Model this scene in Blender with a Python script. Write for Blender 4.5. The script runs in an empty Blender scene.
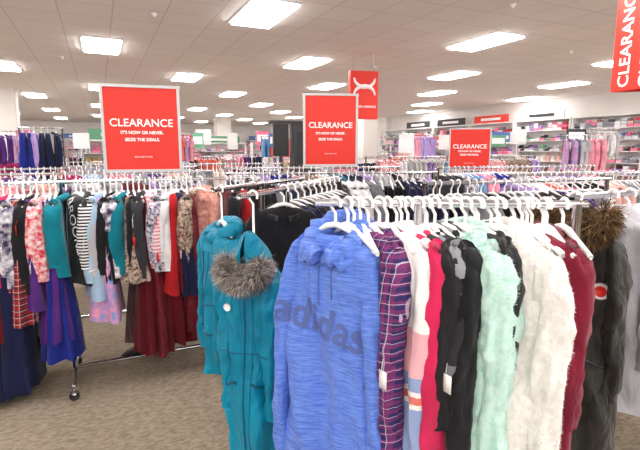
import bpy, bmesh, math, random
import numpy as np
from mathutils import Vector, Matrix, noise
from mathutils.bvhtree import BVHTree
pi=math.pi
sc=bpy.context.scene
COL=sc.collection

# ---------------------------------------------------------------- materials
def lin(c):
    o=[]
    for x in c[:3]:
        x=x/255.0
        o.append(x/12.92 if x<=0.04045 else ((x+0.055)/1.055)**2.4)
    return (o[0],o[1],o[2],1.0)
def newmat(name):
    m=bpy.data.materials.new(name); m.use_nodes=True
    nt=m.node_tree; b=nt.nodes['Principled BSDF']
    return m,nt,b
def plain(name,c,rough=.5,metal=0,emit=0,spec=.5):
    m,nt,b=newmat(name)
    b.inputs['Base Color'].default_value=lin(c); b.inputs['Roughness'].default_value=rough
    b.inputs['Metallic'].default_value=metal
    b.inputs['Specular IOR Level'].default_value=spec
    if emit:
        b.inputs['Emission Color'].default_value=lin(c); b.inputs['Emission Strength'].default_value=emit
    return m
def add_bump(nt,b,scale,strength,dist=.002,kind='noise',stretch=(1,1,1),wrinkle=0):
    tc=nt.nodes.new('ShaderNodeTexCoord'); mp=nt.nodes.new('ShaderNodeMapping')
    mp.inputs['Scale'].default_value=stretch
    nt.links.new(tc.outputs['Object'],mp.inputs['Vector'])
    if kind=='noise':
        n=nt.nodes.new('ShaderNodeTexNoise'); n.inputs['Scale'].default_value=scale; n.inputs['Detail'].default_value=3
        out=n.outputs['Fac']
    else:
        n=nt.nodes.new('ShaderNodeTexVoronoi'); n.inputs['Scale'].default_value=scale; out=n.outputs['Distance']
    nt.links.new(mp.outputs['Vector'],n.inputs['Vector'])
    bp=nt.nodes.new('ShaderNodeBump'); bp.inputs['Strength'].default_value=strength; bp.inputs['Distance'].default_value=dist
    nt.links.new(out,bp.inputs['Height']); nt.links.new(bp.outputs['Normal'],b.inputs['Normal'])
    if wrinkle:
        mp3=nt.nodes.new('ShaderNodeMapping'); mp3.inputs['Scale'].default_value=(1.3,1.3,.55); mp3.inputs['Rotation'].default_value=(.2,.5,0)
        w=nt.nodes.new('ShaderNodeTexNoise'); w.inputs['Scale'].default_value=13; w.inputs['Detail'].default_value=2; w.inputs['Distortion'].default_value=.6
        nt.links.new(tc.outputs['Object'],mp3.inputs['Vector']); nt.links.new(mp3.outputs['Vector'],w.inputs['Vector'])
        b2=nt.nodes.new('ShaderNodeBump'); b2.inputs['Strength'].default_value=wrinkle; b2.inputs['Distance'].default_value=.04
        nt.links.new(w.outputs['Fac'],b2.inputs['Height']); nt.links.new(b2.outputs['Normal'],bp.inputs['Normal'])
    return mp
def fab(name,c,c2=None,rough=.88,bump=.35,scale=300,vscale=7,stretch=(1,1,1),sheen=.15,kind='noise',dist=.002,wrinkle=.45):
    m,nt,b=newmat(name)
    b.inputs['Roughness'].default_value=rough
    b.inputs['Specular IOR Level'].default_value=.25
    b.inputs['Sheen Weight'].default_value=sheen
    mp=add_bump(nt,b,scale,bump,dist,kind,wrinkle=wrinkle)
    tc=nt.nodes.new('ShaderNodeTexCoord'); mp2=nt.nodes.new('ShaderNodeMapping'); mp2.inputs['Scale'].default_value=stretch
    n=nt.nodes.new('ShaderNodeTexNoise'); n.inputs['Scale'].default_value=vscale; n.inputs['Detail'].default_value=4
    r=nt.nodes.new('ShaderNodeValToRGB')
    if c2 is None: c2=tuple(max(0,x*.88) for x in c)
    r.color_ramp.elements[0].position=.35; r.color_ramp.elements[1].position=.65
    r.color_ramp.elements[0].color=lin(c2); r.color_ramp.elements[1].color=lin(c)
    nt.links.new(tc.outputs['Object'],mp2.inputs['Vector']); nt.links.new(mp2.outputs['Vector'],n.inputs['Vector'])
    nt.links.new(n.outputs['Fac'],r.inputs['Fac']); nt.links.new(r.outputs['Color'],b.inputs['Base Color'])
    return m
def banded(name,stops,zmin=-1.0,axis='Z'):
    m,nt,b=newmat(name); b.inputs['Roughness'].default_value=.85; b.inputs['Sheen Weight'].default_value=.15
    add_bump(nt,b,280,.3,wrinkle=.45)
    tc=nt.nodes.new('ShaderNodeTexCoord'); sp=nt.nodes.new('ShaderNodeSeparateXYZ'); mr=nt.nodes.new('ShaderNodeMapRange')
    mr.inputs['From Min'].default_value=zmin; mr.inputs['From Max'].default_value=0
    r=nt.nodes.new('ShaderNodeValToRGB'); r.color_ramp.interpolation='CONSTANT'
    el=r.color_ramp.elements
    while len(el)<len(stops): el.new(.5)
    for i,(z,c) in enumerate(stops):
        el[i].position=min(1,max(0,(z-zmin)/(-zmin)))
        el[i].color=lin(c)
    nt.links.new(tc.outputs['Object'],sp.inputs[0]); nt.links.new(sp.outputs[axis],mr.inputs['Value'])
    nt.links.new(mr.outputs[0],r.inputs['Fac']); nt.links.new(r.outputs['Color'],b.inputs['Base Color'])
    return m
def plaid(name,base,c1,c2,s=14,axes='XZ',thick=.62,k_=.5):
    m,nt,b=newmat(name); b.inputs['Roughness'].default_value=.85
    add_bump(nt,b,300,.3,wrinkle=.45)
    tc=nt.nodes.new('ShaderNodeTexCoord')
    rgb=nt.nodes.new('ShaderNodeRGB'); rgb.outputs[0].default_value=lin(base); last=rgb.outputs[0]
    L=[(ax,c1,s*(1 if ax=='X' else .9),thick) for ax in axes]
    if c2: L+=[(ax,c2,s*(.9 if ax=='X' else .8),.985) for ax in axes]
    for ax,col,sc_,th in L:
        w=nt.nodes.new('ShaderNodeTexWave'); w.wave_type='BANDS'; w.bands_direction=ax; w.inputs['Scale'].default_value=sc_/6.28*2
        nt.links.new(tc.outputs['Object'],w.inputs['Vector'])
        g=nt.nodes.new('ShaderNodeMath'); g.operation='GREATER_THAN'; g.inputs[1].default_value=th
        nt.links.new(w.outputs['Fac'],g.inputs[0])
        k=nt.nodes.new('ShaderNodeMath'); k.operation='MULTIPLY'; k.inputs[1].default_value=k_
        nt.links.new(g.outputs[0],k.inputs[0])
        mx=nt.nodes.new('ShaderNodeMixRGB'); mx.inputs['Color2'].default_value=lin(col)
        nt.links.new(k.outputs[0],mx.inputs['Fac']); nt.links.new(last,mx.inputs['Color1']); last=mx.outputs[0]
    nt.links.new(last,b.inputs['Base Color'])
    return m

chrome=plain('chrome',(210,210,214),.18,1)
whitepl=plain('white_hanger_plastic',(250,248,247),.35)
blackpl=plain('black_plastic',(28,28,30),.4)
redsign=plain('red_sign_board',(224,40,22),.45)
frame_m=plain('sign_frame_grey',(200,202,202),.35)
white_ink=plain('white_ink',(250,248,246),.5)
white_lam=plain('white_laminate',(240,238,236),.4)
grey_met=plain('grey_metal',(160,162,166),.35,.6)
dark=plain('dark_grey_panel',(52,52,60),.5)
teal_zip=plain('teal_zip_tape',(4,92,120),.5)

# ---------------------------------------------------------------- mesh builder
class MB:
    def __init__(s): s.v=[]; s.n=0; s.f=[]; s.m=[]
    def add(s,verts,faces,mat,M=None):
        a=np.array([tuple(p) for p in verts],dtype=float)
        if M is not None:
            Mn=np.array(M); a=a@Mn[:3,:3].T+Mn[:3,3]
        o=s.n; s.v.append(a); s.n+=len(a)
        s.f.extend([tuple(i+o for i in f) for f in faces])
        if isinstance(mat,int): s.m.extend([mat]*len(faces))
        else: s.m.extend(mat)
    def grid(s,rings,mat,M=None,closed=True,cap0=False,cap1=False):
        n=len(rings[0]); v=[p for r in rings for p in r]; f=[]
        for i in range(len(rings)-1):
            for j in range(n if closed else n-1):
                k=(j+1)%n
                f.append((i*n+j,i*n+k,(i+1)*n+k,(i+1)*n+j))
        if cap0: f.append(tuple(range(n)))
        if cap1: f.append(tuple(range((len(rings)-1)*n,len(rings)*n))[::-1])
        s.add(v,f,mat,M)
    def tube(s,pts,r,seg,mat,M=None,caps=True):
        pts=[Vector(p) for p in pts]; rings=[]
        rr=r if isinstance(r,(list,tuple)) else [r]*len(pts)
        up=None
        for i,p in enumerate(pts):
            a=pts[max(0,i-1)]; b=pts[min(len(pts)-1,i+1)]
            t=(b-a); t=t.normalized() if t.length>1e-9 else Vector((0,0,1))
            if up is None:
                up=Vector((0,1,0)) if abs(t.y)<.9 else Vector((1,0,0))
            x=(up-t*up.dot(t))
            if x.length<1e-6: x=Vector((1,0,0))-t*t.x
            x.normalize(); y=t.cross(x); up=x
            rings.append([p+x*math.cos(2*pi*k/seg)*rr[i]+y*math.sin(2*pi*k/seg)*rr[i] for k in range(seg)])
        s.grid(rings,mat,M,True,caps,caps)
    def box(s,c,d,mat,M=None):
        cx,cy,cz=c; x,y,z=d[0]/2,d[1]/2,d[2]/2
        v=[(cx+i*x,cy+j*y,cz+k*z) for i in(-1,1) for j in(-1,1) for k in(-1,1)]
        f=[(0,1,3,2),(4,6,7,5),(0,4,5,1),(2,3,7,6),(0,2,6,4),(1,5,7,3)]
        s.add(v,f,mat,M)
    def inst(s,t,M,mm):
        a=t[0]; Mn=np.array(M); b=a@Mn[:3,:3].T+Mn[:3,3]
        o=s.n; s.v.append(b); s.n+=len(b)
        s.f.extend([tuple(i+o for i in f) for f in t[1]]); s.m.extend([mm[i] for i in t[2]])
    def template(s): return (np.concatenate(s.v),s.f,s.m)
    def shift(s,x,y,z=0):
        for arr in s.v: arr[:,0]-=x; arr[:,1]-=y; arr[:,2]-=z
    def tufts(s,n,ln,wd,mat,seed):
        """short curly pile strands scattered over the faces built so far"""
        rnd=random.Random(seed); V=np.concatenate(s.v); F=[f for f,m in zip(s.f,s.m) if m==mat and len(f)==4]
        vs=[];fs=[]
        for _ in range(n):
            f=F[rnd.randrange(len(F))]; a,b,c,d=[Vector(V[i]) for i in f]
            nn=(c-a).cross(d-b)
            if nn.length<1e-12: continue
            nn.normalize()
            u,v=rnd.random(),rnd.random()
            p=a.lerp(b,u).lerp(d.lerp(c,u),v)
            q=Vector((rnd.gauss(0,1),rnd.gauss(0,1),rnd.gauss(0,1)))*.6
            dr=(nn*-1.0+q).normalized() if (p-Vector((0,0,p.z))).dot(nn)<0 else (nn+q).normalized()
            sd=dr.cross(q).normalized()*wd
            o=len(vs); e=p+dr*ln*rnd.uniform(.6,1.2)
            vs+=[p-sd,p+sd,e+sd*.5,e-sd*.5]; fs.append((o,o+1,o+2,o+3))
        s.add(vs,fs,mat)
    def obj(s,name,mats,loc=(0,0,0),rot=0,smooth=True,parent=None):
        v=np.concatenate(s.v)
        me=bpy.data.meshes.new(name); me.from_pydata(v.tolist(),[],s.f)
        for m in mats: me.materials.append(m)
        me.polygons.foreach_set('material_index',s.m)
        if smooth: me.polygons.foreach_set('use_smooth',[True]*len(s.f))
        me.update()
        ob=bpy.data.objects.new(name,me); COL.objects.link(ob)
        ob.location=loc; ob.rotation_euler=(0,0,rot)
        if parent: ob.parent=parent
        return ob

# ---------------------------------------------------------------- garment parts (local: x width, -y front, z up, origin at rail)
def hanger(mb,mat,M=None,seg=6,w=.19,na=10,r=.005,d=0):
    pts=[]
    R=.0205
    for i in range(na+1):
        a=math.radians(-30+ (250)*i/na)
        pts.append((R*math.cos(a),0,-.002+R*math.sin(a)))
    pts+= [(0,0,-.034),(0,0,-.075-d)]
    mb.tube(pts,r,seg,mat,M)
    sh=[(-w,0,-.135-d),(-w*.5,0,-.098-d),(-.03,0,-.076-d),(0,0,-.070-d),(.03,0,-.076-d),(w*.5,0,-.098-d),(w,0,-.135-d)]
    mb.tube(sh,[r*1.3,r*1.6,r*2,r*2,r*2,r*1.6,r*1.3],seg,mat,M)
    mb.tube([(-w,0,-.135-d),(w,0,-.137-d)],r,seg,mat,M)
def sgn(x): return -1 if x<0 else 1
def torso(mb,mat,L,w=.2,d=.05,flare=1.1,A=.012,seed=0,nphi=24,nz=16,M=None,quilt=0,wr=0,fuzz=0,neck=.055,z0=-.085,pleat=0,kp=9,slope=.26,dflare=1.5,zf=0,fq=32):
    rnd=random.Random(seed); ph=[rnd.uniform(0,6.28) for _ in range(5)]
    ns=max(3,nz//5); lv=[]
    for i in range(ns):
        s=i/ns; ww=neck+(w-neck)*s
        lv.append((ww,.028+(d-.028)*s**.7,z0-slope*(ww-neck)-.03*s**4,0,s))
    zs=z0-slope*(w-neck)-.03
    for j in range(nz+1):
        t=j/nz
        lv.append((w*(1+(flare-1)*t**.8),d*(1+(dflare-1)*t),zs-.005-L*t,t,1))
    rings=[]
    for (ww,dd,z,t,s0) in lv:
        ring=[]
        for k in range(nphi):
            a=2*pi*k/nphi; c=math.cos(a); s=math.sin(a)
            x=ww*sgn(c)*abs(c)**.8; y=dd*sgn(s)*abs(s)**.8; q=x/w
            if pleat:
                m=1+pleat*(t**.7)*math.sin(kp*a+ph[2]+1.2*t); x*=m; y*=m
            y+=A*(.1+t)*s0*(math.sin(3.3*q+ph[0]+1.0*t)+.6*math.sin(8*q+ph[1]-1.3*t))
            push=0
            if quilt: push+=quilt*abs(math.sin(pi*z/.085))*s0
            if wr:
                push+=wr*s0*(noise.noise(Vector((x*11+z*2,y*5+seed*3.1,z*2.2)))+.35*noise.noise(Vector((x*24,y*12+seed,z*9+x*6))))
            if fuzz:
                push+=fuzz*(noise.noise(Vector((x*fq*1.8,y*fq*1.8+seed,z*fq*1.8)))*.6+noise.noise(Vector((x*fq,y*fq,z*fq+seed))))
            zz=z+ (.012*math.sin(4*q+ph[3])*t if zf==0 else zf*t*math.sin(kp*a))
            ring.append((x+push*c,y+push*s,zz))
        rings.append(ring)
    mb.grid(rings,mat,M)
    return zs
def sleeve(mb,mat,side,zs,Ls,w=.2,r0=.058,r1=.036,seed=0,seg=12,n=14,M=None,wr=.004,fuzz=0,quilt=0,spread=.0,fwd=-.03,fq=32):
    rnd=random.Random(seed*7+side); ph=rnd.uniform(0,6); rings=[]; br=rnd.uniform(.7,1.3)
    for j in range(n+1):
        t=j/n
        cx=side*(w-.035+(.026*math.sin(min(1,t*3)*pi/2))+spread*t*br); cy=fwd*math.sin(t*pi*.7)*br; cz=zs+.035-Ls*t
        r=r0+(r1-r0)*t
        if t<.08: r*=.5+.5*math.sqrt(t/.08)
        ring=[]
        for k in range(seg):
            a=2*pi*k/seg; c=math.cos(a); s=math.sin(a)
            rr=r*(1+.018*math.sin(t*34+ph+2.5*s+c))
            if wr: rr+=wr*1.3*noise.noise(Vector((c*1.5+seed,s*1.5,t*4.5)))+wr*.6*noise.noise(Vector((c*3+seed,s*3,t*14+c*2)))
            if fuzz:
                rr+=fuzz*(noise.noise(Vector((c*4+seed,s*4,cz*fq*1.5)))*.6+noise.noise(Vector((c*2+seed,s*2,cz*fq))))
            if quilt: rr+=quilt*abs(math.sin(pi*cz/.08))
            if t>.94: rr*=.92
            ring.append((cx+rr*.72*c,cy+rr*s,cz+(-.02*c*side*(1-t/.3) if t<.3 else 0)))
        rings.append(ring)
    mb.grid(rings,mat,M,True,True,True)
def collar(mb,mat,z0=-.085,R=(.075,.06),rb=.03,rf=.018,drop=.05,M=None,seg=12,n=22,seed=0,amp=.004,gap=20,up=.0,cy=0):
    pts=[];rad=[]
    for i in range(n+1):
        a=math.radians(-180+gap+(360-2*gap)*i/n)   # a=0 back(+y)
        back=(1+math.cos(a))/2
        pts.append((R[0]*math.sin(a),cy+R[1]*math.cos(a),z0+up*back-drop*(1-back)+amp*noise.noise(Vector((i*.35,seed+5,0)))))
        rad.append(rf+(rb-rf)*back+amp*noise.noise(Vector((i*.7,seed,0))))
    mb.tube(pts,rad,seg,mat,M)
def hood(mb,mat,z0=-.085,M=None,seed=0,h=.13,rx=.11,ry=.1,amp=.012,nu=22,nv=14,lean=-.04,ring=5,span=150):
    rings=[]
    for i in range(nv+1):
        th=(pi*.5)*i/nv*1.25
        rg=[]
        for k in range(nu+1):
            a=-math.radians(span)+math.radians(2*span)*k/nu   # 0 = back
            x=rx*math.sin(a)*math.sin(th); y=ry*math.cos(a)*math.sin(th)
            z=z0-.035+h*math.cos(th)
            y+=lean*max(0,math.cos(th)); 
            p=Vector((x*14+seed,y*14,z*14))
            nn=noise.noise(p)*amp+.3*amp*math.sin(a*ring+z*40)
            rg.append((x*(1+nn*6),y*(1+nn*6),z+nn))
        rings.append(rg)
    mb.grid(rings,mat,M,False)
def fur(mb,path,r,n,ln,mats,seed=0,M=None,droop=.3):
    rnd=random.Random(seed); P=[Vector(p) for p in path]
    V=[[] for _ in mats];F=[[] for _ in mats]
    for _ in range(n):
        u=rnd.random()*(len(P)-1.001); i=int(u); fr=u-i
        p=P[i].lerp(P[i+1],fr); t=(P[i+1]-P[i]).normalized()
        d=Vector((rnd.gauss(0,1),rnd.gauss(0,1),rnd.gauss(0,1))); d-=t*d.dot(t)*.6; d.normalize()
        b=p+d*r*rnd.uniform(.6,1)
        l=ln*rnd.uniform(.5,1.2); dd=(d+Vector((rnd.gauss(0,.25),rnd.gauss(0,.25),rnd.gauss(0,.25)-droop))).normalized()
        m=b+dd*l*.55; e=m+(dd+Vector((rnd.gauss(0,.3),rnd.gauss(0,.3),-droop))).normalized()*l*.5
        sd=d.cross(Vector((rnd.random(),rnd.random(),rnd.random()))).normalized()*.0014
        k=rnd.randrange(len(mats)); o=len(V[k])
        V[k]+= [b-sd,b+sd,m+sd*.8,m-sd*.8,e]; F[k]+= [(o,o+1,o+2,o+3),(o+3,o+2,o+4)]
    for k,mi in enumerate(mats):
        if V[k]: mb.add(V[k],F[k],mi,M)
    mb.tube([tuple(p) for p in P],r*.85,10,mats[0],M)
def tag(mb,mat,x,z,M,seed,y=-.02):
    r=random.Random(seed); y+=r.uniform(-.02,.0)
    mb.tube([(x*.97,y,z),(x,y-.01,z-.03)],.0012,3,mat,M)
    mb.box((x+sgn(x)*.006,y-.01,z-.06),(.032,.0015,.055),mat,M)

def item(mb,M,kind,cm,hm,L,res='m',seed=0,w=None,tagm=None):
    nphi,nz,sg,na={'l':(12,6,4,6),'m':(30,18,6,10),'h':(64,52,10,16)}[res]
    wr=0 if res=='l' else .014
    if kind=='skirt':
        hanger(mb,hm,M,sg,.13,na)
        torso(mb,cm,L,.12,.03,1.7,.014,seed,max(nphi,20),nz,M,neck=.1,z0=-.11,pleat=.22,kp=7+seed%4,dflare=3.5,wr=wr*.4)
        ww=.16
    elif kind=='pants':
        hanger(mb,hm,M,sg,.13,na); ww=.12
        for s in (-1,1):
            rings=[]
            for j in range(nz+1):
                t=j/nz; r=.075-.03*t
                rings.append([(s*(.05-.012*t)+r*math.cos(2*pi*k/12)*.8+.01*math.sin(t*4+seed),r*.45*math.sin(2*pi*k/12)+.012*math.sin(3*t+seed+s),-.125-L*t) for k in range(12)])
            mb.grid(rings,cm,M,True,True,False)
    elif kind=='dress':
        ww=w or .16; hanger(mb,hm,M,sg,ww-.03,na)
        torso(mb,cm,L,ww,.04,1.35,.02,seed,nphi,nz,M,pleat=.12,kp=6+seed%3,dflare=2.4,wr=wr)
        ww+=.01
    else:
        ww=w or .185; hanger(mb,hm,M,sg,ww-.02,na)
        zs=torso(mb,cm,L,ww,.04,1.06,.014,seed,nphi,nz,M,wr=wr)
        for s in (-1,1):
            sleeve(mb,cm,s,zs,min(L*.95,.52)*(.45 if kind=='tee' else 1),ww,.05,.034,seed,8 if res=='l' else 14,6 if res=='l' else 18,M,wr=wr*.5)
        collar(mb,cm,M=M,seg=6,n=8 if res=='l' else 16,rb=.022,rf=.012)
        ww+=.03
    if res=='m' and seed%2==0:
        for s in (-1,1): tag(mb,tagm if (tagm is not None and seed%4==0) else hm,s*ww,-.2-.12*((seed*7)%3),M,seed)

# ---------------------------------------------------------------- palette
PAL={'white':(240,238,240),'ivory':(234,226,214),'lgrey':(190,190,196),'grey':(128,130,138),'black':(24,23,28),'navy':(20,26,66),
 'royal':(26,42,140),'paleblue':(170,200,226),'sky':(110,160,210),'teal':(0,124,142),'mint':(178,222,204),'pink':(242,160,180),
 'hot':(222,40,100),'magenta':(172,24,96),'purple':(84,38,124),'lilac':(180,152,212),'burg':(96,8,24),'red':(182,18,28),
 'coral':(236,112,96),'beige':(206,184,160),'olive':(74,76,58),'denim':(84,104,140),'maroon':(122,20,46),'blush':(238,190,178),
 'green':(60,140,90),'yellow':(232,200,90),'char':(54,54,62)}
PK=list(PAL.keys())
MATS=[chrome,whitepl,blackpl]+[fab('fabric_'+k,PAL[k],wrinkle=.3) for k in PK]
IDX={k:i+3 for i,k in enumerate(PK)}
def rackmat(name,m):
    MATS.append(m); IDX[name]=len(MATS)-1
rackmat('floral',fab('fabric_floral',(214,50,70),(240,225,225),vscale=38))
rackmat('leopard',fab('fabric_leopard',(60,46,44),(206,180,160),vscale=55))
rackmat('pastel',fab('fabric_pastel_print',(236,150,180),(120,150,210),vscale=30))
rackmat('sequin',fab('sequin_burgundy',(132,18,40),(54,4,14),rough=.35,vscale=90))
rackmat('stripe',plaid('fabric_bw_stripe',(240,238,238),(30,30,40),None,s=55,axes='Z',thick=.5,k_=1))
rackmat('pstripe',plaid('fabric_pink_stripe',(240,150,170),(250,240,240),None,s=45,axes='Z',thick=.5,k_=1))
rackmat('rplaid',plaid('fabric_red_plaid',(170,24,34),(20,20,24),(240,220,220),s=32,k_=.6))
rackmat('dotty',fab('fabric_navy_print',(24,30,70),(220,214,226),vscale=60))
rackmat('graphic',fab('fabric_graphic_print',(238,236,240),(60,50,90),vscale=26))
rackmat('redtag',plain('red_tag',(214,30,30),.5))

TMPL={}
def tm(kind,L,seed):
    k=(kind,L,seed)
    if k not in TMPL:
        b=MB(); item(b,Matrix.Identity(4),kind,1,0,L,'l',seed); TMPL[k]=b.template()
    return TMPL[k]

def frame(mb,p0,p1,z,legs=(0.0,1.0),foot=.3,mat=0):
    p0=Vector((p0[0],p0[1],0));p1=Vector((p1[0],p1[1],0)); d=(p1-p0).normalized(); n=Vector((-d.y,d.x,0)); Z=Vector((0,0,1))
    mb.tube([p0+Z*z-d*.03,p1+Z*z+d*.03],.0125,10,mat)
    L=[p0.lerp(p1,t) for t in legs]
    for p in L:
        mb.tube([p+Z*.1,p+Z*z],.015,8,mat)
        mb.tube([p+n*foot+Z*.09,p-n*foot+Z*.09],.015,8,mat)
        for s in (1,-1):
            q=p+n*foot*s
            mb.tube([q+Z*.09,q+Z*.055],.009,6,mat)
            mb.tube([q+Z*.03-n*.012,q+Z*.03+n*.012],.03,14,2)
            mb.tube([q+Z*.055-n*.02,q+Z*.055+n*.02],.016,8,mat)
    mb.tube([L[0]+Z*.1,L[-1]+Z*.1],.014,8,mat)

WARM=['white','lgrey','black','navy','pink','hot','purple','lilac','teal','burg','beige','paleblue','grey','char','magenta','royal','ivory','coral','floral','pastel','blush','sky','leopard','white','black','pink','lilac','stripe','pstripe','dotty','graphic']
def rack(p0,p1,z=1.36,seed=0,pal=WARM,step=.085,name='clothing_rack',kinds=('top','top','top','dress','skirt','tee','pants'),hm=1,run=3):
    rnd=random.Random(seed); mb=MB(); frame(mb,p0,p1,z)
    a=Vector((p0[0],p0[1],z)); b=Vector((p1[0],p1[1],z)); d=(b-a); Ln=d.length; d.normalize()
    yaw=math.atan2(d.y,d.x)+pi/2
    s=.05; c=rnd.choice(pal); k=rnd.choice(kinds); cnt=0
    while s<Ln-.04:
        if cnt<=0: c=rnd.choice(pal); k=rnd.choice(kinds); cnt=rnd.randint(1,run)
        cnt-=1
        L={'top':.52,'tee':.5,'dress':.75,'skirt':.6,'pants':.8}[k]
        M=Matrix.Translation(a+d*s)@Matrix.Rotation(yaw+rnd.gauss(0,.12),4,'Z')
        mb.inst(tm(k,L,rnd.randrange(3)),M,[hm,IDX[c]])
        s+=step*rnd.uniform(.7,1.5)
    mid=((p0[0]+p1[0])/2,(p0[1]+p1[1])/2)
    mb.shift(mid[0],mid[1])
    return mb.obj(name,MATS,(mid[0],mid[1],0))

# ---------------------------------------------------------------- building frame
TH=math.radians(25); CT,ST=math.cos(TH),math.sin(TH)
def W(b,a): return (CT*b-ST*a, ST*b+CT*a)
H=3.35
def shell_box(name,c,d,mat):
    mb=MB(); mb.box((0,0,0),d,0)
    x,y=W(c[0],c[1]); return mb.obj(name,[mat],(x,y,c[2]),TH,False)
m,nt,b=newmat('carpet'); b.inputs['Roughness'].default_value=.97; b.inputs['Specular IOR Level'].default_value=.1
tc=nt.nodes.new('ShaderNodeTexCoord'); mp=nt.nodes.new('ShaderNodeMapping'); mp.inputs['Scale'].default_value=(1,2.2,1)
n1=nt.nodes.new('ShaderNodeTexNoise'); n1.inputs['Scale'].default_value=26; n1.inputs['Detail'].default_value=6; n1.inputs['Roughness'].default_value=.75
r=nt.nodes.new('ShaderNodeValToRGB'); r.color_ramp.elements[0].position=.36; r.color_ramp.elements[1].position=.64
r.color_ramp.elements[0].color=lin((124,112,97)); r.color_ramp.elements[1].color=lin((166,153,134))
nt.links.new(tc.outputs['Object'],mp.inputs[0]); nt.links.new(mp.outputs[0],n1.inputs['Vector']); nt.links.new(n1.outputs['Fac'],r.inputs['Fac']); nt.links.new(r.outputs['Color'],b.inputs['Base Color'])
bp=nt.nodes.new('ShaderNodeBump'); bp.inputs['Strength'].default_value=.5; bp.inputs['Distance'].default_value=.005
n2=nt.nodes.new('ShaderNodeTexNoise'); n2.inputs['Scale'].default_value=160; nt.links.new(tc.outputs['Object'],n2.inputs['Vector'])
nt.links.new(n2.outputs['Fac'],bp.inputs['Height']); nt.links.new(bp.outputs['Normal'],b.inputs['Normal'])
carpet=m
m,nt,b=newmat('ceiling_tiles'); b.inputs['Roughness'].default_value=.9
tc=nt.nodes.new('ShaderNodeTexCoord'); br=nt.nodes.new('ShaderNodeTexBrick'); br.offset=0; br.inputs['Scale'].default_value=1
br.inputs['Brick Width'].default_value=.64; br.inputs['Row Height'].default_value=.6; br.inputs['Mortar Size'].default_value=.008
br.inputs['Color1'].default_value=lin((250,245,241)); br.inputs['Color2'].default_value=lin((246,241,237)); br.inputs['Mortar'].default_value=lin((222,214,208))
nt.links.new(tc.outputs['Object'],br.inputs['Vector']); nt.links.new(br.outputs['Color'],b.inputs['Base Color'])
ceil_m=m
wall_m=fab('painted_wall',(236,232,228),(230,226,222),bump=.05,scale=60,vscale=1,sheen=0,wrinkle=0)

A0,A1,B0,B1=-6,34,-28,14.5
am,bm=(A0+A1)/2,(B0+B1)/2
shell_box('floor',(bm,am,-.05),(B1-B0,A1-A0,.1),carpet)
shell_box('ceiling',(bm,am,H+.05),(B1-B0,A1-A0,.1),ceil_m)
shell_box('wall_right',(B1+.1,am,H/2),(.2,A1-A0,H),wall_m)
shell_box('wall_back',(bm,A1+.1,H/2),(B1-B0,.2,H),wall_m)
shell_box('wall_left',(B0-.1,am,H/2),(.2,A1-A0,H),wall_m)

emis=plain('fluorescent_diffuser',(255,252,250),.5,emit=15)
mb=MB()
for k in range(-4,10):
    a=6.3+3.0*k
    if a<A0+1 or a>A1-1: continue
    b0=2.1+(1.925 if k%2 else 0)
    for j in range(-8,5):
        b_=b0+3.85*j
        if b_<B0+1 or b_>B1-.8: continue
        x,y=W(b_,a)
        if y<-3 : continue
        M=Matrix.Translation((x,y,H-.02))@Matrix.Rotation(TH,4,'Z')
        mb.box((0,0,0),(.56,1.16,.04),0,M)
        for q in ((-.3,0,.03,1.24),(.3,0,.03,1.24)): mb.box((q[0],q[1],.012),(q[2],q[3],.016),1,M)
        for q in ((0,-.605,.6,.03),(0,.605,.6,.03)): mb.box((q[0],q[1],.012),(q[2],q[3],.016),1,M)
mb.obj('ceiling_light_panels',[emis,white_lam],(0,0,0),0,False)
mb=MB()
for (x,y) in ((.9,5.2),(-2.2,6.6),(2.4,6.2),(-5,9.5),(4.6,9),(1.2,10.5)):
    M=Matrix.Translation((x,y,H))
    mb.tube([(0,0,0),(0,0,-.012),(0,0,-.05)],[.04,.04,.012],12,0,M)
    mb.tube([(0,0,-.05),(0,0,-.055)],.025,12,0,M)
mb.obj('sprinkler_heads',[white_lam],(0,0,0))

def column(x,y,w):
    mb=MB(); mb.box((0,0,H/2),(w,w,H),0); mb.box((0,0,.08),(w+.03,w+.03,.16),1); mb.box((0,0,H-.05),(w+.04,w+.04,.1),0)
    mb.obj('column',[wall_m,grey_met],(x,y,0),TH,False)
COLS=((-9.45,14.4,.7),(3.8,26.5,.9),(-5.5,27,.8),(1.75,18.0,.6))
for c in COLS: column(*c)

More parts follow.
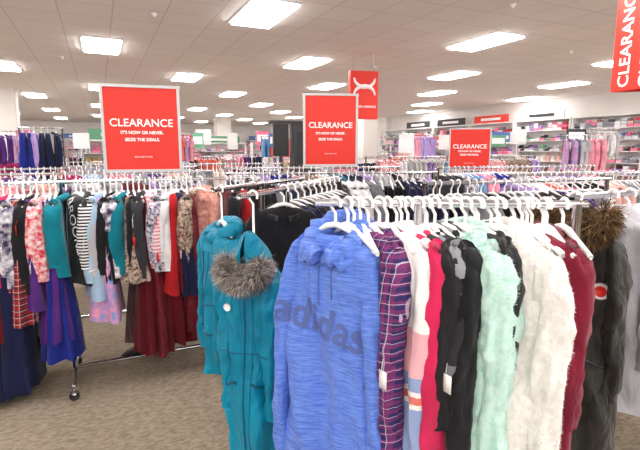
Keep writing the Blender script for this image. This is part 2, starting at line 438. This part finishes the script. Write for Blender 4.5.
# ---------------------------------------------------------------- text / signs
def text_obj(body,size,mat,name,parent,loc,rot=(pi/2,0,0),align='CENTER',bold=0,sx=1):
    cu=bpy.data.curves.new(name,'FONT'); cu.body=body; cu.size=size; cu.align_x=align; cu.align_y='CENTER'; cu.extrude=.0008; cu.offset=bold
    cu.materials.append(mat); ob=bpy.data.objects.new(name,cu); COL.objects.link(ob); ob.parent=parent
    ob.location=loc; ob.rotation_euler=rot; ob.scale=(sx,1,1)
    return ob
def sign(x,y,z0,z1,w,rot,pole_to,face=redsign):
    h=z1-z0; mb=MB()
    mb.box((0,0,h/2),(w,.012,h),0)
    fw=.018
    for c,d in (((0,0,-fw/2+.004),(w+2*fw,.026,fw)),((0,0,h+fw/2-.004),(w+2*fw,.026,fw)),((-w/2-fw/2+.004,0,h/2),(fw,.026,h)),((w/2+fw/2-.004,0,h/2),(fw,.026,h))): mb.box(c,d,1)
    mb.tube([(0,.0,-fw),(0,.0,-(z0-pole_to))],.009,8,2)
    mb.tube([(0,0,-(z0-pole_to)-.02),(0,0,-(z0-pole_to)+.05)],.02,10,2)
    ob=mb.obj('clearance_sign',[face,frame_m,grey_met],(x,y,z0),rot,False)
    for s,f in ((0,-.0085),(pi,.0085)):
        R=(pi/2,0,s)
        text_obj('CLEARANCE',w*.152,white_ink,'headline_text',ob,(0,f,h*.57),R,bold=.0008)
        text_obj("IT'S NOW OR NEVER.",w*.06,white_ink,'subline_text',ob,(0,f,h*.455),R,bold=.001)
        text_obj("SEIZE THE DEALS.",w*.06,white_ink,'subline_text_2',ob,(0,f,h*.37),R,bold=.001)
        text_obj("SELECTED STYLES",w*.03,white_ink,'small_print',ob,(0,f,h*.16),R)
    return ob
sign(-1.195,3.22,1.42,1.965,.47,math.radians(17),1.34)
sign(.09,4.08,1.43,2.01,.44,math.radians(6),1.36)
sign(2.2,7.0,1.27,1.86,.56,math.radians(-16),1.2)
sign(3.1,16.5,1.35,1.75,.6,math.radians(0),1.30)
mb=MB(); mb.box((0,0,.43),(.54,.14,.86),0)
mb.tube([(-.2,0,.86),(-.2,0,H-2.13)],.004,5,1); mb.tube([(.2,0,.86),(.2,0,H-2.13)],.004,5,1)
def arc(cz,s): return [(.2*math.cos(math.radians(a)),-.075,cz+s*.16*math.sin(math.radians(a))) for a in range(0,181,9)]
rad=[.014+.022*math.sin(pi*i/20) for i in range(21)]
mb.tube(arc(.43,1),rad,6,2); mb.tube(arc(.73,-1),rad,6,2)
lb=mb.obj('hanging_logo_banner',[redsign,grey_met,white_ink],(.80,9,2.13),math.radians(14),False)
text_obj('UNDER ARMOUR',.058,white_ink,'banner_text',lb,(0,-.075,.22),bold=.0005)
mb=MB(); wd=.30
tri=[(wd*math.cos(math.radians(a)),wd*math.sin(math.radians(a))) for a in (-105,15,135)]
zb,zt=2.10,3.05
v=[(x,y,0) for x,y in tri]+[(x,y,zt-zb) for x,y in tri]
mb.add(v,[(0,1,4,3),(1,2,5,4),(2,0,3,5),(3,4,5)],0)
for x,y in tri: mb.tube([(x*.9,y*.9,zt-zb),(x*.3,y*.3,H-zb)],.003,5,1)
hb=mb.obj('hanging_clearance_banner',[redsign,grey_met],(3.0,4.45,zb),0,False)
for i in range(3):
    p=Vector(tri[i]);q=Vector(tri[(i+1)%3]); mid=(p+q)/2; dr=(q-p).normalized(); ang=math.atan2(dr.y,dr.x); nn=Vector((dr.y,-dr.x))
    for off,sz in ((-.12,.16),(.1,.17)):
        o=mid+dr*off+nn*.004
        cu=text_obj('CLEARANCE',sz,white_ink,'banner_text',hb,(o.x,o.y,.48),(0,0,0),bold=.002)
        cu.matrix_local=Matrix.Translation((o.x,o.y,.48))@Matrix.Rotation(ang,4,'Z')@Matrix.Rotation(pi/2,4,'X')@Matrix.Rotation(pi/2,4,'Z')

# ---------------------------------------------------------------- racks, left cluster (A) detailed
zr=1.35
def lineA(X): return Vector((X,2.70+(X+2.3)*.47,zr))
A_p0=lineA(-2.3); A_p1=lineA(-.55)
Ad=(A_p1-A_p0).normalized(); AL=(A_p1-A_p0).length
mb=MB(); frame(mb,A_p0,A_p1,zr,legs=((-1.66+2.3)/1.75,1.0),foot=.28)
listA=[('navy','dress',.95),('black','top',.55),('magenta','top',.55),('navy','dress',1.1),('black','top',.6),('pink','top',.55),('burg','dress',.8),
 ('navy','dress',1.16),('navy','dress',1.16),('hot','top',.45),('navy','dress',1.14),('graphic','top',.45),('rplaid','dress',.7),('black','top',.5),('purple','dress',.62),('floral','top',.45),
 ('purple','skirt',.85),('royal','skirt',.98),('teal','top',.42),None,None,None,('lgrey','top',.5),('stripe','top',.45),('paleblue','top',.6),('pastel','dress',.75),('black','top',.5),
 ('graphic','tee',.45),('teal','top',.45),('black','top',.5),('leopard','dress',.5),('char','top',.48),('burg','skirt',1.02),('pstripe','top',.42),('sequin','skirt',1.05),('dotty','top',.45),('burg','skirt',1.0),('white','top',.45),
 ('red','dress',.62),('navy','dress',.65),('sequin','dress',.92),('leopard','top',.42),('burg','skirt',.95),None,None,None,None,None,None,('burg','dress',.85),('black','top',.5),('burg','dress',.85),('red','dress',.8)]
yA=math.atan2(Ad.y,Ad.x)+pi/2
rnd=random.Random(5)
nA=len(listA)
for i,it in enumerate(listA):
    if it is None: continue
    c,k,L=it
    s=.05+(AL-.1)*i/(nA-1)
    M=Matrix.Translation(A_p0+Ad*s)@Matrix.Rotation(yA-pi+rnd.gauss(0,.18),4,'Z')
    item(mb,M,k,IDX[c],1,L,'m',i+11,None,tagm=IDX['redtag'])
for arr in mb.v: arr[:,0]+=1.4; arr[:,1]-=3.1
mb.obj('clothing_rack',MATS,(-1.4,3.1,0))

def bvh_of(ob): return BVHTree.FromPolygons([v.co for v in ob.data.vertices],[p.vertices for p in ob.data.polygons])
def print_on(ob,body,size,mat,name,x,z,rotdeg=0,off=.003,sx=1,bold=.0,step=.011):
    cu=bpy.data.curves.new(name,'FONT'); cu.body=body; cu.size=size; cu.align_x='CENTER'; cu.align_y='CENTER'; cu.resolution_u=6; cu.offset=bold
    t=bpy.data.objects.new(name,cu); COL.objects.link(t)
    me=bpy.data.meshes.new_from_object(t); bpy.data.objects.remove(t)
    bm=bmesh.new(); bm.from_mesh(me)
    xs=[v.co.x for v in bm.verts]; ys=[v.co.y for v in bm.verts]
    for ax,lo,hi in ((0,min(xs),max(xs)),(1,min(ys),max(ys))):
        q=lo+step
        while q<hi:
            no=Vector((1,0,0)) if ax==0 else Vector((0,1,0))
            bmesh.ops.bisect_plane(bm,geom=bm.verts[:]+bm.edges[:]+bm.faces[:],plane_co=no*q,plane_no=no)
            q+=step
    bvh=bvh_of(ob)
    c,s=math.cos(math.radians(rotdeg)),math.sin(math.radians(rotdeg))
    for v in bm.verts:
        px,pz=v.co.x*sx,v.co.y; X=x+c*px-s*pz; Z=z+s*px+c*pz
        h=bvh.ray_cast(Vector((X,-1,Z)),Vector((0,1,0)))
        v.co=Vector((X,(h[0].y if h[0] else -.06)-off,Z))
    bm.to_mesh(me); bm.free(); me.materials.clear(); me.materials.append(mat)
    o=bpy.data.objects.new(name,me); COL.objects.link(o); o.parent=ob
    return o
def strip_on(ob,mat,name,x,z0,z1,r=.004,horiz=None,off=.001):
    """raised seam / zip that follows the cloth surface"""
    bvh=bvh_of(ob); pts=[]
    n=40
    for i in range(n+1):
        t=i/n
        if horiz: X=x+(horiz-x)*t; Z=z0+(z1-z0)*t
        else: X=x; Z=z0+(z1-z0)*t
        h=bvh.ray_cast(Vector((X,-1,Z)),Vector((0,1,0)))
        if h[0]: pts.append((X,h[0].y-off,Z))
    if len(pts)>3:
        m_=MB(); m_.tube(pts,r,6,0); return m_.obj(name,[mat],parent=ob)
def garment_obj(name,loc,yaw,mats,build):
    mb=MB(); build(mb); return mb.obj(name,mats,loc,math.radians(yaw))
furA=[plain('fur_taupe',(156,143,136),.8),plain('fur_light',(212,203,196),.8),plain('fur_dark',(104,92,86),.8)]
furB=[plain('fur_brown',(116,84,54),.8),plain('fur_tan',(170,136,96),.8),plain('fur_deep',(70,50,36),.8)]

def b1(mb):
    hanger(mb,1,None,8,.15)
    zs=torso(mb,0,.5,.165,.06,1.02,.006,71,60,44,None,wr=.008)
    for s in(-1,1): sleeve(mb,0,s,zs,.52,.165,.055,.038,71,16,24,None,wr=.004,fwd=.01)
    collar(mb,0,rb=.025,rf=.016)
o=garment_obj('bomber_jacket',lineA(-1.585)+Vector((.02,-.02,0)),-34,[fab('bomber_black',(30,34,34),(18,20,22),rough=.55),whitepl,chrome],b1)
print_on(o,'BROOKLYN',.085,white_ink,'chest_lettering',.085,-.33,-72,sx=1.1)
strip_on(o,grey_met,'zipper',-.02,-.16,-.6,.003)
def b2(mb):
    hanger(mb,1,None,8,.12)
    zs=torso(mb,0,.28,.12,.06,1.12,.01,33,60,40,None,wr=.01,fuzz=.01)
    for s in(-1,1): sleeve(mb,0,s,zs,.32,.125,.052,.042,33,24,36,None,fuzz=.008)
    collar(mb,0,rb=.036,rf=.026,amp=.01)
    mb.tufts(9000,.014,.0014,0,3)
o=garment_obj('faux_fur_jacket',lineA(-.86),-14,[fab('fluffy_peach',(238,182,168),(218,150,138),bump=.3,scale=90,dist=.004,vscale=40,sheen=.3),whitepl,chrome],b2)

# ---------------------------------------------------------------- rack C (teal parkas)
zC=1.375
C0=Vector((-.30,1.82,zC)); C1=Vector((.12,2.95,zC)); Cd=(C1-C0).normalized()
mb=MB(); frame(mb,C0,C1,zC,legs=(.34,1.0),foot=.2)
yC=math.degrees(math.atan2(Cd.y,Cd.x))+90-180
for i,(c,k,L) in enumerate([('black','top',.6),('navy','top',.65),('black','top',.6),('char','top',.6),('navy','top',.6),('black','top',.6),('grey','top',.6),('black','top',.6),('navy','top',.55),('black','top',.6)]):
    M=Matrix.Translation(C0+Cd*(.38+.085*i))@Matrix.Rotation(math.radians(yC+20)+rnd.gauss(0,.15),4,'Z')
    item(mb,M,k,IDX[c],1,L,'m',i+90,.17)
mb.shift(-.1,2.4); mb.obj('clothing_rack',MATS,(-.1,2.4,0))
teal=fab('teal_nylon',(0,140,172),(0,122,154),rough=.42,bump=.1,sheen=.05,wrinkle=.8)
def parka_builder(seed,L,w,fm=True,dp=.085,hoodh=.12,sl=.6,drop=.1,furr=.026,hw=None,hdrop=0,open_=150,hd_=True,rx=.088,fx=.078,fz=0):
    def f(mb):
        hanger(mb,1,None,8,hw or (w-.03),d=hdrop)
        zn=-.09-drop
        zs=torso(mb,0,L,w,dp,1.12,.016,seed,84,80,None,wr=.036,z0=zn,dflare=1.25,neck=.05)
        for s in(-1,1): sleeve(mb,0,s,zs,sl,w,.062,.048,seed,24,44,None,wr=.02,fwd=-.05)
        if hd_: hood(mb,0,z0=zn+.035,h=hoodh,rx=rx,ry=rx,seed=seed,nu=40,nv=24,amp=.012,span=open_)
        else: collar(mb,0,z0=zn+.01,rb=.04,rf=.03,amp=.012,n=36,seg=14)
        if fm:
            path=[]
            for i in range(25):
                a=math.radians(-108+216*i/24)
                path.append((fx*math.sin(a),-.078-.03*math.cos(a),zn+.01+fz-.05*math.cos(a)))
            fur(mb,path,furr,10000,.045,[3,4,5],seed)
    return f
def trims(o,w,z,zipm,dp=.085):
    strip_on(o,zipm,'zipper',.0,z-.10,z-.85,.004)
    strip_on(o,zipm,'placket_seam',.03,z-.10,z-.85,.002)
    for s in(-1,1): strip_on(o,zipm,'pocket_welt',s*w*.3,z-.46,z-.49,.006,horiz=s*w*.85)
    strip_on(o,zipm,'waist_seam',-w*1.0,z-.34,z-.34,.003,horiz=w*1.0)
pk=garment_obj('hooded_parka',tuple(C0+Vector((0.035,.03,0))),-24,[teal,whitepl,chrome]+furA,parka_builder(7,.85,.112,furr=.032,drop=.195,hoodh=.145,hw=.10,hdrop=.16,open_=172,rx=.075,fz=.005))
trims(pk,.11,-.285,teal_zip)
pl=MB(); pl.tube([(0,-.002,0),(0,0,0)],.016,20,0)
pl.obj('round_badge',[white_ink],(-.055,-.118,-.43),0,True,pk)
p2=garment_obj('nylon_coat',(-.455,2.16,zC),-58,[teal,whitepl,chrome],parka_builder(9,.62,.135,False,drop=.09,hw=.11,hdrop=.08,hd_=False))
trims(p2,.135,-.18,teal_zip)
mb=MB(); frame(mb,(-.47,2.13),(-.12,3.0),zC,legs=(.45,1),foot=.2); mb.obj('clothing_rack',MATS)

# ---------------------------------------------------------------- rack B foreground
zB=1.385
def RB(X): return (X,1.50-.06*X,zB)
mb=MB(); frame(mb,(.015,1.499),(.80,1.452),zB,legs=(.38,1.0),foot=.1)
mb.shift(.4,1.48); mb.obj('clothing_rack',MATS,(.4,1.48,0))
heather=fab('heather_blue_knit',(116,150,232),(80,114,212),vscale=16,stretch=(1.2,1.2,14),bump=.2,rough=.8,wrinkle=.7)
heather2=plain('slate_blue_print',(86,104,172),.6)
def hoodie(mb):
    hanger(mb,1,None,10,.15)
    zs=torso(mb,0,.86,.165,.055,1.12,.018,3,110,100,None,wr=.036,z0=-.10)
    for s in(-1,1): sleeve(mb,0,s,zs,.84,.168,.06,.042,3,28,70,None,wr=.018,fwd=-.03,spread=.045)
    collar(mb,0,z0=-.080,R=(.080,.085),rb=.050,rf=.026,drop=.085,gap=10,amp=.022,n=60,seg=20,seed=2)
    collar(mb,0,z0=-.135,R=(.098,.09),rb=.05,rf=.024,drop=.05,gap=30,amp=.02,n=60,seg=20,seed=8,cy=.01)
hd=garment_obj('hooded_sweatshirt',RB(.05),-36,[heather,whitepl,heather2],hoodie)
print_on(hd,'adidas',.15,heather2,'chest_lettering',-.02,-.385,-10,bold=.003,sx=.95)
strip_on(hd,heather2,'drawcord',-.025,-.20,-.33,.003); strip_on(hd,heather2,'drawcord_2',.03,-.20,-.30,.003)

pld=plaid('plaid_flannel',(40,32,92),(140,46,108),(230,214,232),s=42)
def shirt(seed,L=.62,w=.175,d=.05,wr=.024,sl=.55,buttons=False,col=(.024,.014),tg=False):
    def f(mb):
        hanger(mb,1,None,10,w-.02)
        zs=torso(mb,0,L,w,d,1.06,.014,seed,64,56,None,wr=wr)
        for s in(-1,1): sleeve(mb,0,s,zs,sl,w,.052,.038,seed,20,46,None,wr=wr*.55)
        collar(mb,0,rb=col[0],rf=col[1],n=24)
        if buttons:
            for i in range(7): mb.tube([(0,-d-.022,-.16-.08*i),(0,-d-.026,-.16-.08*i)],.006,10,2)
        if tg: tag(mb,1,w+.01,-.44,None,seed,y=-.06)
    return f
garment_obj('flannel_shirt',RB(.155),-56,[pld,whitepl,white_ink],shirt(21,.8,.165,buttons=True,sl=.62,tg=True))
bnd=banded('colour_block_knit',[(-1,(150,170,214)),(-.60,(244,240,240)),(-.585,(228,120,110)),(-.56,(244,240,240)),(-.545,(150,170,214)),(-.50,(240,182,190)),(-.36,(246,243,243))])
garment_obj('colour_block_sweater',RB(.245),-58,[bnd,whitepl,white_ink],shirt(22,.76,.178,.055,.02,.72))
garment_obj('pink_sweatshirt',RB(.28),-60,[fab('hot_pink_knit',(222,40,92)),whitepl,white_ink],shirt(23,.78,.182,sl=.66))
garment_obj('black_jacket',RB(.315),-60,[fab('black_knit',(34,32,36)),whitepl,white_ink],shirt(24,.75,.185))
garment_obj('striped_top',RB(.34),-60,[banded('grey_black_stripe',[(-1,(30,30,34)),(-.55,(120,120,128)),(-.45,(30,30,34)),(-.28,(140,140,148))]),whitepl,white_ink],shirt(25,.7,.18,tg=True))
garment_obj('black_jacket',RB(.365),-62,[fab('black_wool',(22,22,26)),whitepl,white_ink],shirt(26,.85,.185,.06,sl=.7))
def sherpa(seed,L,w,d,sl,nt=26000,r0=.07):
    def f(mb):
        hanger(mb,1,None,10,w-.02)
        zs=torso(mb,0,L,w,d,1.08,.016,seed,120,120,None,wr=.032,fuzz=.004,dflare=1.3,fq=45)
        for s in(-1,1): sleeve(mb,0,s,zs,sl,w,r0,.056,seed,40,90,None,wr=.02,fuzz=.0025,fwd=-.035,fq=45)
        collar(mb,0,rb=.036,rf=.024,amp=.012,n=50,seg=20)
        mb.tufts(nt,.0065,.0011,0,seed)
    return f
def sherpam(name,c,c2): return fab(name,c,c2,bump=.4,scale=110,dist=.004,vscale=50,sheen=.2,rough=.95,wrinkle=.5)
garment_obj('fleece_pullover',RB(.43),-50,[sherpam('mint_sherpa',(210,238,228),(188,226,214)),whitepl],sherpa(31,.84,.19,.085,.66))
garment_obj('black_jacket',RB(.50),-58,[fab('black_shell',(24,24,28),rough=.6),whitepl,white_ink],shirt(27,.5,.155,sl=.4))
garment_obj('fleece_pullover',RB(.565),-45,[sherpam('white_sherpa',(248,245,241),(234,229,223)),whitepl],sherpa(32,.88,.2,.095,.72,30000,.075))
garment_obj('maroon_sweater',RB(.665),-54,[fab('maroon_knit',(128,20,48),scale=160,bump=.6),whitepl,white_ink],shirt(28,.74,.178,.05))
mb=MB(); rn=random.Random(3)
for X in (.09,.11,.13,.19,.215,.26,.31,.335,.40,.46,.49,.54,.56,.61,.635,.65,.70,.71,.76):
    x,y,z=RB(X); hanger(mb,0,Matrix.Translation((x-.35,y-1.48,z))@Matrix.Rotation(math.radians(-60+rn.gauss(0,16)),4,'Z'),8,.15,14,.0055)
mb.shift(0,0,zB)
mb.obj('clothes_hangers',[whitepl],(.35,1.48,zB))

# ---------------------------------------------------------------- rack D (right)
zD=1.38
D0=Vector((.93,1.74,zD)); D1=Vector((2.5,2.50,zD)); Dd=(D1-D0).normalized()
mb=MB(); frame(mb,D0,D1,zD,foot=.25)
for i,(c,k,L) in enumerate([('white','top',.6),('navy','top',.6),('denim','top',.6),('white','top',.6),('lilac','top',.55),('lgrey','top',.6),('black','top',.6),('blush','top',.6),('navy','top',.6),('white','top',.6),('black','top',.6),('red','top',.6),('grey','top',.6),('pink','top',.6)]):
    M=Matrix.Translation(D0+Dd*(.50+.085*i))@Matrix.Rotation(math.radians(-58)+rnd.gauss(0,.12),4,'Z')
    item(mb,M,k,IDX[c],1,L,'m',i+140,.19)
mb.shift(1.7,2.2); mb.obj('clothing_rack',MATS,(1.7,2.2,0))
olive=fab('olive_nylon',(50,48,42),(34,32,30),rough=.6,bump=.1,wrinkle=.8)
po=garment_obj('hooded_parka',tuple(D0+Dd*.03),-34,[olive,whitepl,chrome]+furB,parka_builder(17,.78,.165,drop=.03,hw=.08,hdrop=.04,open_=170,furr=.042,hoodh=.11,fx=.10,fz=.04))
trims(po,.165,-.12,blackpl)
bv=bvh_of(po); h=bv.ray_cast(Vector((.11,-1,-.33)),Vector((0,1,0)))
if h[0]:
    pl=MB(); pl.tube([(0,-.004,0),(0,.004,0)],.03,24,0); pl.tube([(0,-.006,0),(0,-.003,0)],.02,20,1)
    pl.obj('round_patch',[white_ink,redsign],(.11,h[0].y-.003,-.33),0,True,po)
garment_obj('grey_sweatshirt',tuple(D0+Dd*.25),-52,[fab('grey_fleece',(186,184,190)),whitepl,white_ink],shirt(41,.7,.18,.055,col=(.04,.025),tg=True))
garment_obj('fleece_pullover',tuple(D0+Dd*.36),-52,[sherpam('white_sherpa_b',(236,233,232),(220,216,214)),whitepl],sherpa(42,.66,.18,.065,.6,14000,.06))

# dropped garment on the carpet
mb=MB(); rings=[]
for i in range(16):
    t=i/15; rings.append([((t-.5)*.34,(.09*math.sin(pi*t)**.6+.012*noise.noise(Vector((i*.6,k*.8,1))))*math.cos(2*pi*k/20),max(.004,.045*math.sin(pi*t)*(math.sin(2*pi*k/20)*.8+.6)+.02*noise.noise(Vector((i*.7,k*.7,3))))) for k in range(20)])
mb.grid(rings,0,None,True,True,True)
mb.obj('dropped_black_top',[MATS[IDX['black']]],(-1.36,3.45,0),.4)

# ---------------------------------------------------------------- mid racks (hand-placed)
DK=['black','navy','char','grey','black','navy','purple','white']
mids=[((-3.9,3.15),(-1.05,4.45),2,WARM),((-4.6,4.2),(-1.5,5.65),3,WARM),((-.75,3.95),(1.0,4.16),4,DK),((.62,2.75),(1.95,3.2),5,DK),((1.5,3.7),(3.6,4.4),6,WARM),
      ((1.3,6.85),(3.1,7.15),7,WARM),((-1.0,5.1),(.9,5.5),8,WARM),((-3.0,6.3),(-.6,7.1),9,WARM),((1.3,5.2),(3.4,5.9),10,WARM),((3.9,4.6),(5.6,5.5),12,WARM)]
for p0,p1,sd,pl_ in mids: rack(p0,p1,1.36 if sd!=7 else 1.22,sd,pl_,step=.06)
BL=['royal','purple','sky','lilac','royal','navy']
rack((-5.15,8.2),(-4.55,8.46),1.94,61,BL,step=.09,kinds=('dress','top'))
rack((-7.2,9.7),(-6.3,10.15),1.95,62,['lilac','royal','purple','sky','pastel'],step=.1,kinds=('top','tee'))
rack((-3.9,11.2),(-3.1,11.55),1.95,63,['pink','white','coral','pastel','stripe'],step=.1,kinds=('top','tee'))
rack((2.3,13.2),(3.2,13.5),2.0,64,['pink','white','lilac','blush'],step=.1,kinds=('top','tee'))
rack((4.9,9.6),(5.6,9.3),1.85,65,['lgrey','pink','pastel','black'],step=.1,kinds=('top','tee'))
rack((6.6,12.4),(7.6,12.2),2.1,66,['white','lgrey','pink','lilac'],step=.1,kinds=('top','tee'))
rack((-1.9,15.5),(-.9,15.8),2.0,67,['grey','coral','white','sky'],step=.1,kinds=('top','tee'))
shelves=[(13,10.2,2.0,1.7),(16,7.5,2.2,1.8),(19,9.5,2.4,1.9),(22,5,2.4,1.9),(20,-3,2.4,1.9),(24,-8,2.4,1.9),(27,1,2.6,2.0),(28,-12,2.6,2),(26,9,2.4,2),(11,10.8,1.4,1.8),(15,.5,1.8,1.85),(17.5,-6,2.0,1.9)]
SP=[W(b_,a) for a,b_,w,h in shelves]
stands=((-3.3,12.9,1.82,.3,.4,5),(-2.2,12,1.78,.25,.4,0),(4.7,12.6,1.8,.45,.3,5),(5.6,13.5,1.9,.5,.35,0),(3.0,11.5,1.75,.3,.35,0),(-7,15,1.85,.5,.35,4),(1.9,10.5,1.7,.35,.4,0),(-1.3,14,1.85,.4,.4,2),(6.0,11.2,1.9,.5,.3,6),(-4.6,12.6,1.78,.35,.3,1),(.4,12.2,1.7,.3,.3,4),
 (-6.2,12.4,1.8,.4,.4,0),(-8.1,13.1,1.85,.4,.5,1),(-.9,11.2,1.7,.25,.3,0),(-3.9,16,2.0,.5,.5,0),(-6.5,18,2.1,.6,.5,2),(3.2,15.5,1.9,.5,.4,4),(-2.1,17.5,2.0,.5,.5,1))
rnd=random.Random(77)
cnt=0
HI=((-4.9,8.35),(-6.75,9.9),(-3.5,11.4),(2.75,13.35),(5.25,9.45),(7.1,12.3),(-1.4,15.65))
for ia in range(16):
    a=8.4+1.6*ia
    for ib in range(-10,6):
        b_=ib*2.7+(.6 if ia%3==0 else 0)
        if b_>12.4 or b_<-20: continue
        x,y=W(b_,a)
        if y<6.9 or abs(x)>.74*y+1: continue
        if rnd.random()<.12: continue
        if abs(x-2.2)<1.9 and abs(y-7)<.9: continue
        if abs(x+.4)<1.5 and abs(y-9.4)<.9: continue
        if any(math.hypot(x-cx,y-cy)<1.3 for cx,cy in HI): continue
        if any(math.hypot(x-c[0],y-c[1])<1.7 for c in COLS): continue
        if any(math.hypot(x-cx,y-cy)<1.9 for cx,cy in SP): continue
        hl=1.05
        if rnd.random()<.7: d=(CT*hl,ST*hl)
        else: d=(-ST*.6,CT*.6)
        rack((x-d[0],y-d[1]),(x+d[0],y+d[1]),rnd.choice([1.3,1.36,1.42]),1000+cnt,step=.10 if a<16 else .15,run=6); cnt+=1

# ---------------------------------------------------------------- shelving units
prodm=[plain('product_%d'%i,c,.5) for i,c in enumerate([(240,240,242),(232,120,154),(74,112,176),(214,180,104),(180,44,54),(100,166,130),(40,40,46),(160,116,190),(228,180,170),(140,140,150),(120,82,70),(240,232,228),(206,206,214),(244,182,198)])]
def shelf_unit(x,y,rot,w,h,seed,name='shelving_unit',dep=.45,header=None):
    r=random.Random(seed); mb=MB()
    mb.box((0,.0,h/2),(w,.04,h),0)
    for s in(-1,1): mb.box((s*w/2,-dep/2,h/2),(.04,dep,h),0)
    mb.box((0,-dep/2,h-.02),(w,dep,.04),0); mb.box((0,-dep/2,.06),(w,dep,.12),0)
    ns=max(3,int(h/.34)); gap=(h-.16)/ns
    pool=[0,1,8,9,13,12,7,6,10,1,9]
    for i in range(ns):
        z=.12+gap*i
        if i: mb.box((0,-dep/2+.01,z),(w-.04,dep-.04,.02),0)
        X=-w/2+.04; base=r.randrange(len(prodm)); mode=r.random()
        while X<w/2-.2:
            c=1+(base if r.random()<.3 else (r.choice(pool) if r.random()<.7 else r.randrange(len(prodm))))
            zz=z+.01
            if mode<.35:     # pair of shoes standing on a box
                k=r.choice((0,.09)); 
                if k: mb.box((X+.1,-dep*.5,zz+.045),(.19,dep*.8,.085),r.choice([10,13,14,2])); zz+=.09
                for sx in (0,.095):
                    X0=X+.05+sx
                    mb.tube([(X0,-dep*.95,zz+.018),(X0,-dep*.88,zz+.034),(X0,-dep*.72,zz+.045),(X0,-dep*.5,zz+.05),(X0,-dep*.36,zz+.045)],[.012,.032,.036,.034,.026],8,c)
                    mb.tube([(X0,-dep*.45,zz+.04),(X0,-dep*.43,zz+.12)],[.03,.036],8,c)
                ww=.2
            elif mode<.6:    # stacked boxes
                ww=.18; k=r.randint(2,3)
                for q in range(k):
                    cc=c if r.random()<.6 else 1+r.choice(pool)
                    if .09*(q+1)<gap: mb.box((X+.09,-dep*.5,zz+.042+.09*q),(.17,dep*.7,.08),cc)
            else:            # handbag: tapered body and handle
                ww=.2; hh=min(gap*.9,r.uniform(.24,.32)); X0=X+ww/2
                mb.tube([(X0,-dep*.6,zz),(X0,-dep*.6,zz+hh*.65)],[ww*.48,ww*.38],8,c)
                mb.tube([(X0+ww*.3*math.cos(q*pi/6),-dep*.6,zz+hh*.65+hh*.34*math.sin(q*pi/6)) for q in range(7)],.009,5,c)
            X+=ww+.008
    mats=[white_lam]+prodm
    if header is not None:
        mats=mats+[header]; mb.box((0,-dep+.02,h+.14),(w*.8,.03,.3),len(mats)-1)
        mb.box((0,-dep+.0,h+.14),(w*.45,.02,.1),0 if header is not white_ink else 7)
        for s in(-1,1): mb.box((s*w*.3,-dep+.03,h+.0),(.02,.02,.1),0)
    return mb.obj(name,mats,(x,y,0),rot,False)
for i in range(10):
    a=7.2+2.35*i
    x,y=W(B1-.03,a)
    shelf_unit(x,y,TH-pi/2,2.25,2.62,200+i,'shelving_unit',.45,(blackpl,None,white_ink,redsign,blackpl)[i%5])
for (a,b_,w,h) in shelves:
    x,y=W(b_,a); shelf_unit(x,y,TH,w,h,int(a*7),header=random.Random(int(a)).choice([None,prodm[5],redsign,prodm[2],white_ink]))
for i in range(12):
    x,y=W(-22+3*i,A1-.03); shelf_unit(x,y,TH,2.6,2.3,400+i,header=(None,redsign,None,prodm[2])[i%4])
mb=MB()
mb.box((.2,0,1.03),(.42,.4,2.06),0); mb.box((-.22,.05,1.75),(.3,.12,.62),1); mb.box((-.22,.05,.72),(.06,.06,1.44),0); mb.box((-.22,.05,.02),(.4,.4,.04),0)
mb.box((-.05,.1,2.1),(.8,.3,.05),0); mb.box((.2,-.205,1.6),(.3,.015,.6),1); mb.box((.52,0,.9),(.12,.36,1.8),2)
mb.obj('display_kiosk',[dark,blackpl,grey_met],(-.55,9.4,0),math.radians(14),False)
for i,(x,y,z,w,h,c) in enumerate(stands):
    mb=MB(); mb.box((0,0,z),(w,.015,h),0); mb.box((0,-.012,z),(w*.8,.008,h*.5),2); mb.tube([(0,0,.03),(0,0,z-h/2)],.01,8,1); mb.tube([(0,0,0),(0,0,.03)],.16,20,1)
    mb.obj('sign_stand',[prodm[c],grey_met,white_ink],(x,y,0),math.radians(10),False)

# ---------------------------------------------------------------- world, camera
wd_=bpy.data.worlds.new('World'); sc.world=wd_; wd_.use_nodes=True
bg=wd_.node_tree.nodes['Background']; bg.inputs[0].default_value=(1,.99,.985,1); bg.inputs[1].default_value=1.45
cam=bpy.data.cameras.new('camera'); co=bpy.data.objects.new('camera',cam); COL.objects.link(co)
co.location=(0,0,1.55); co.rotation_euler=(math.radians(81),0,0); cam.sensor_width=36; cam.lens=26.44; cam.clip_end=200; cam.clip_start=.05
sc.camera=co
sc.view_settings.view_transform='Standard'; sc.view_settings.look='None'; sc.view_settings.exposure=0.66
print('racks',cnt)
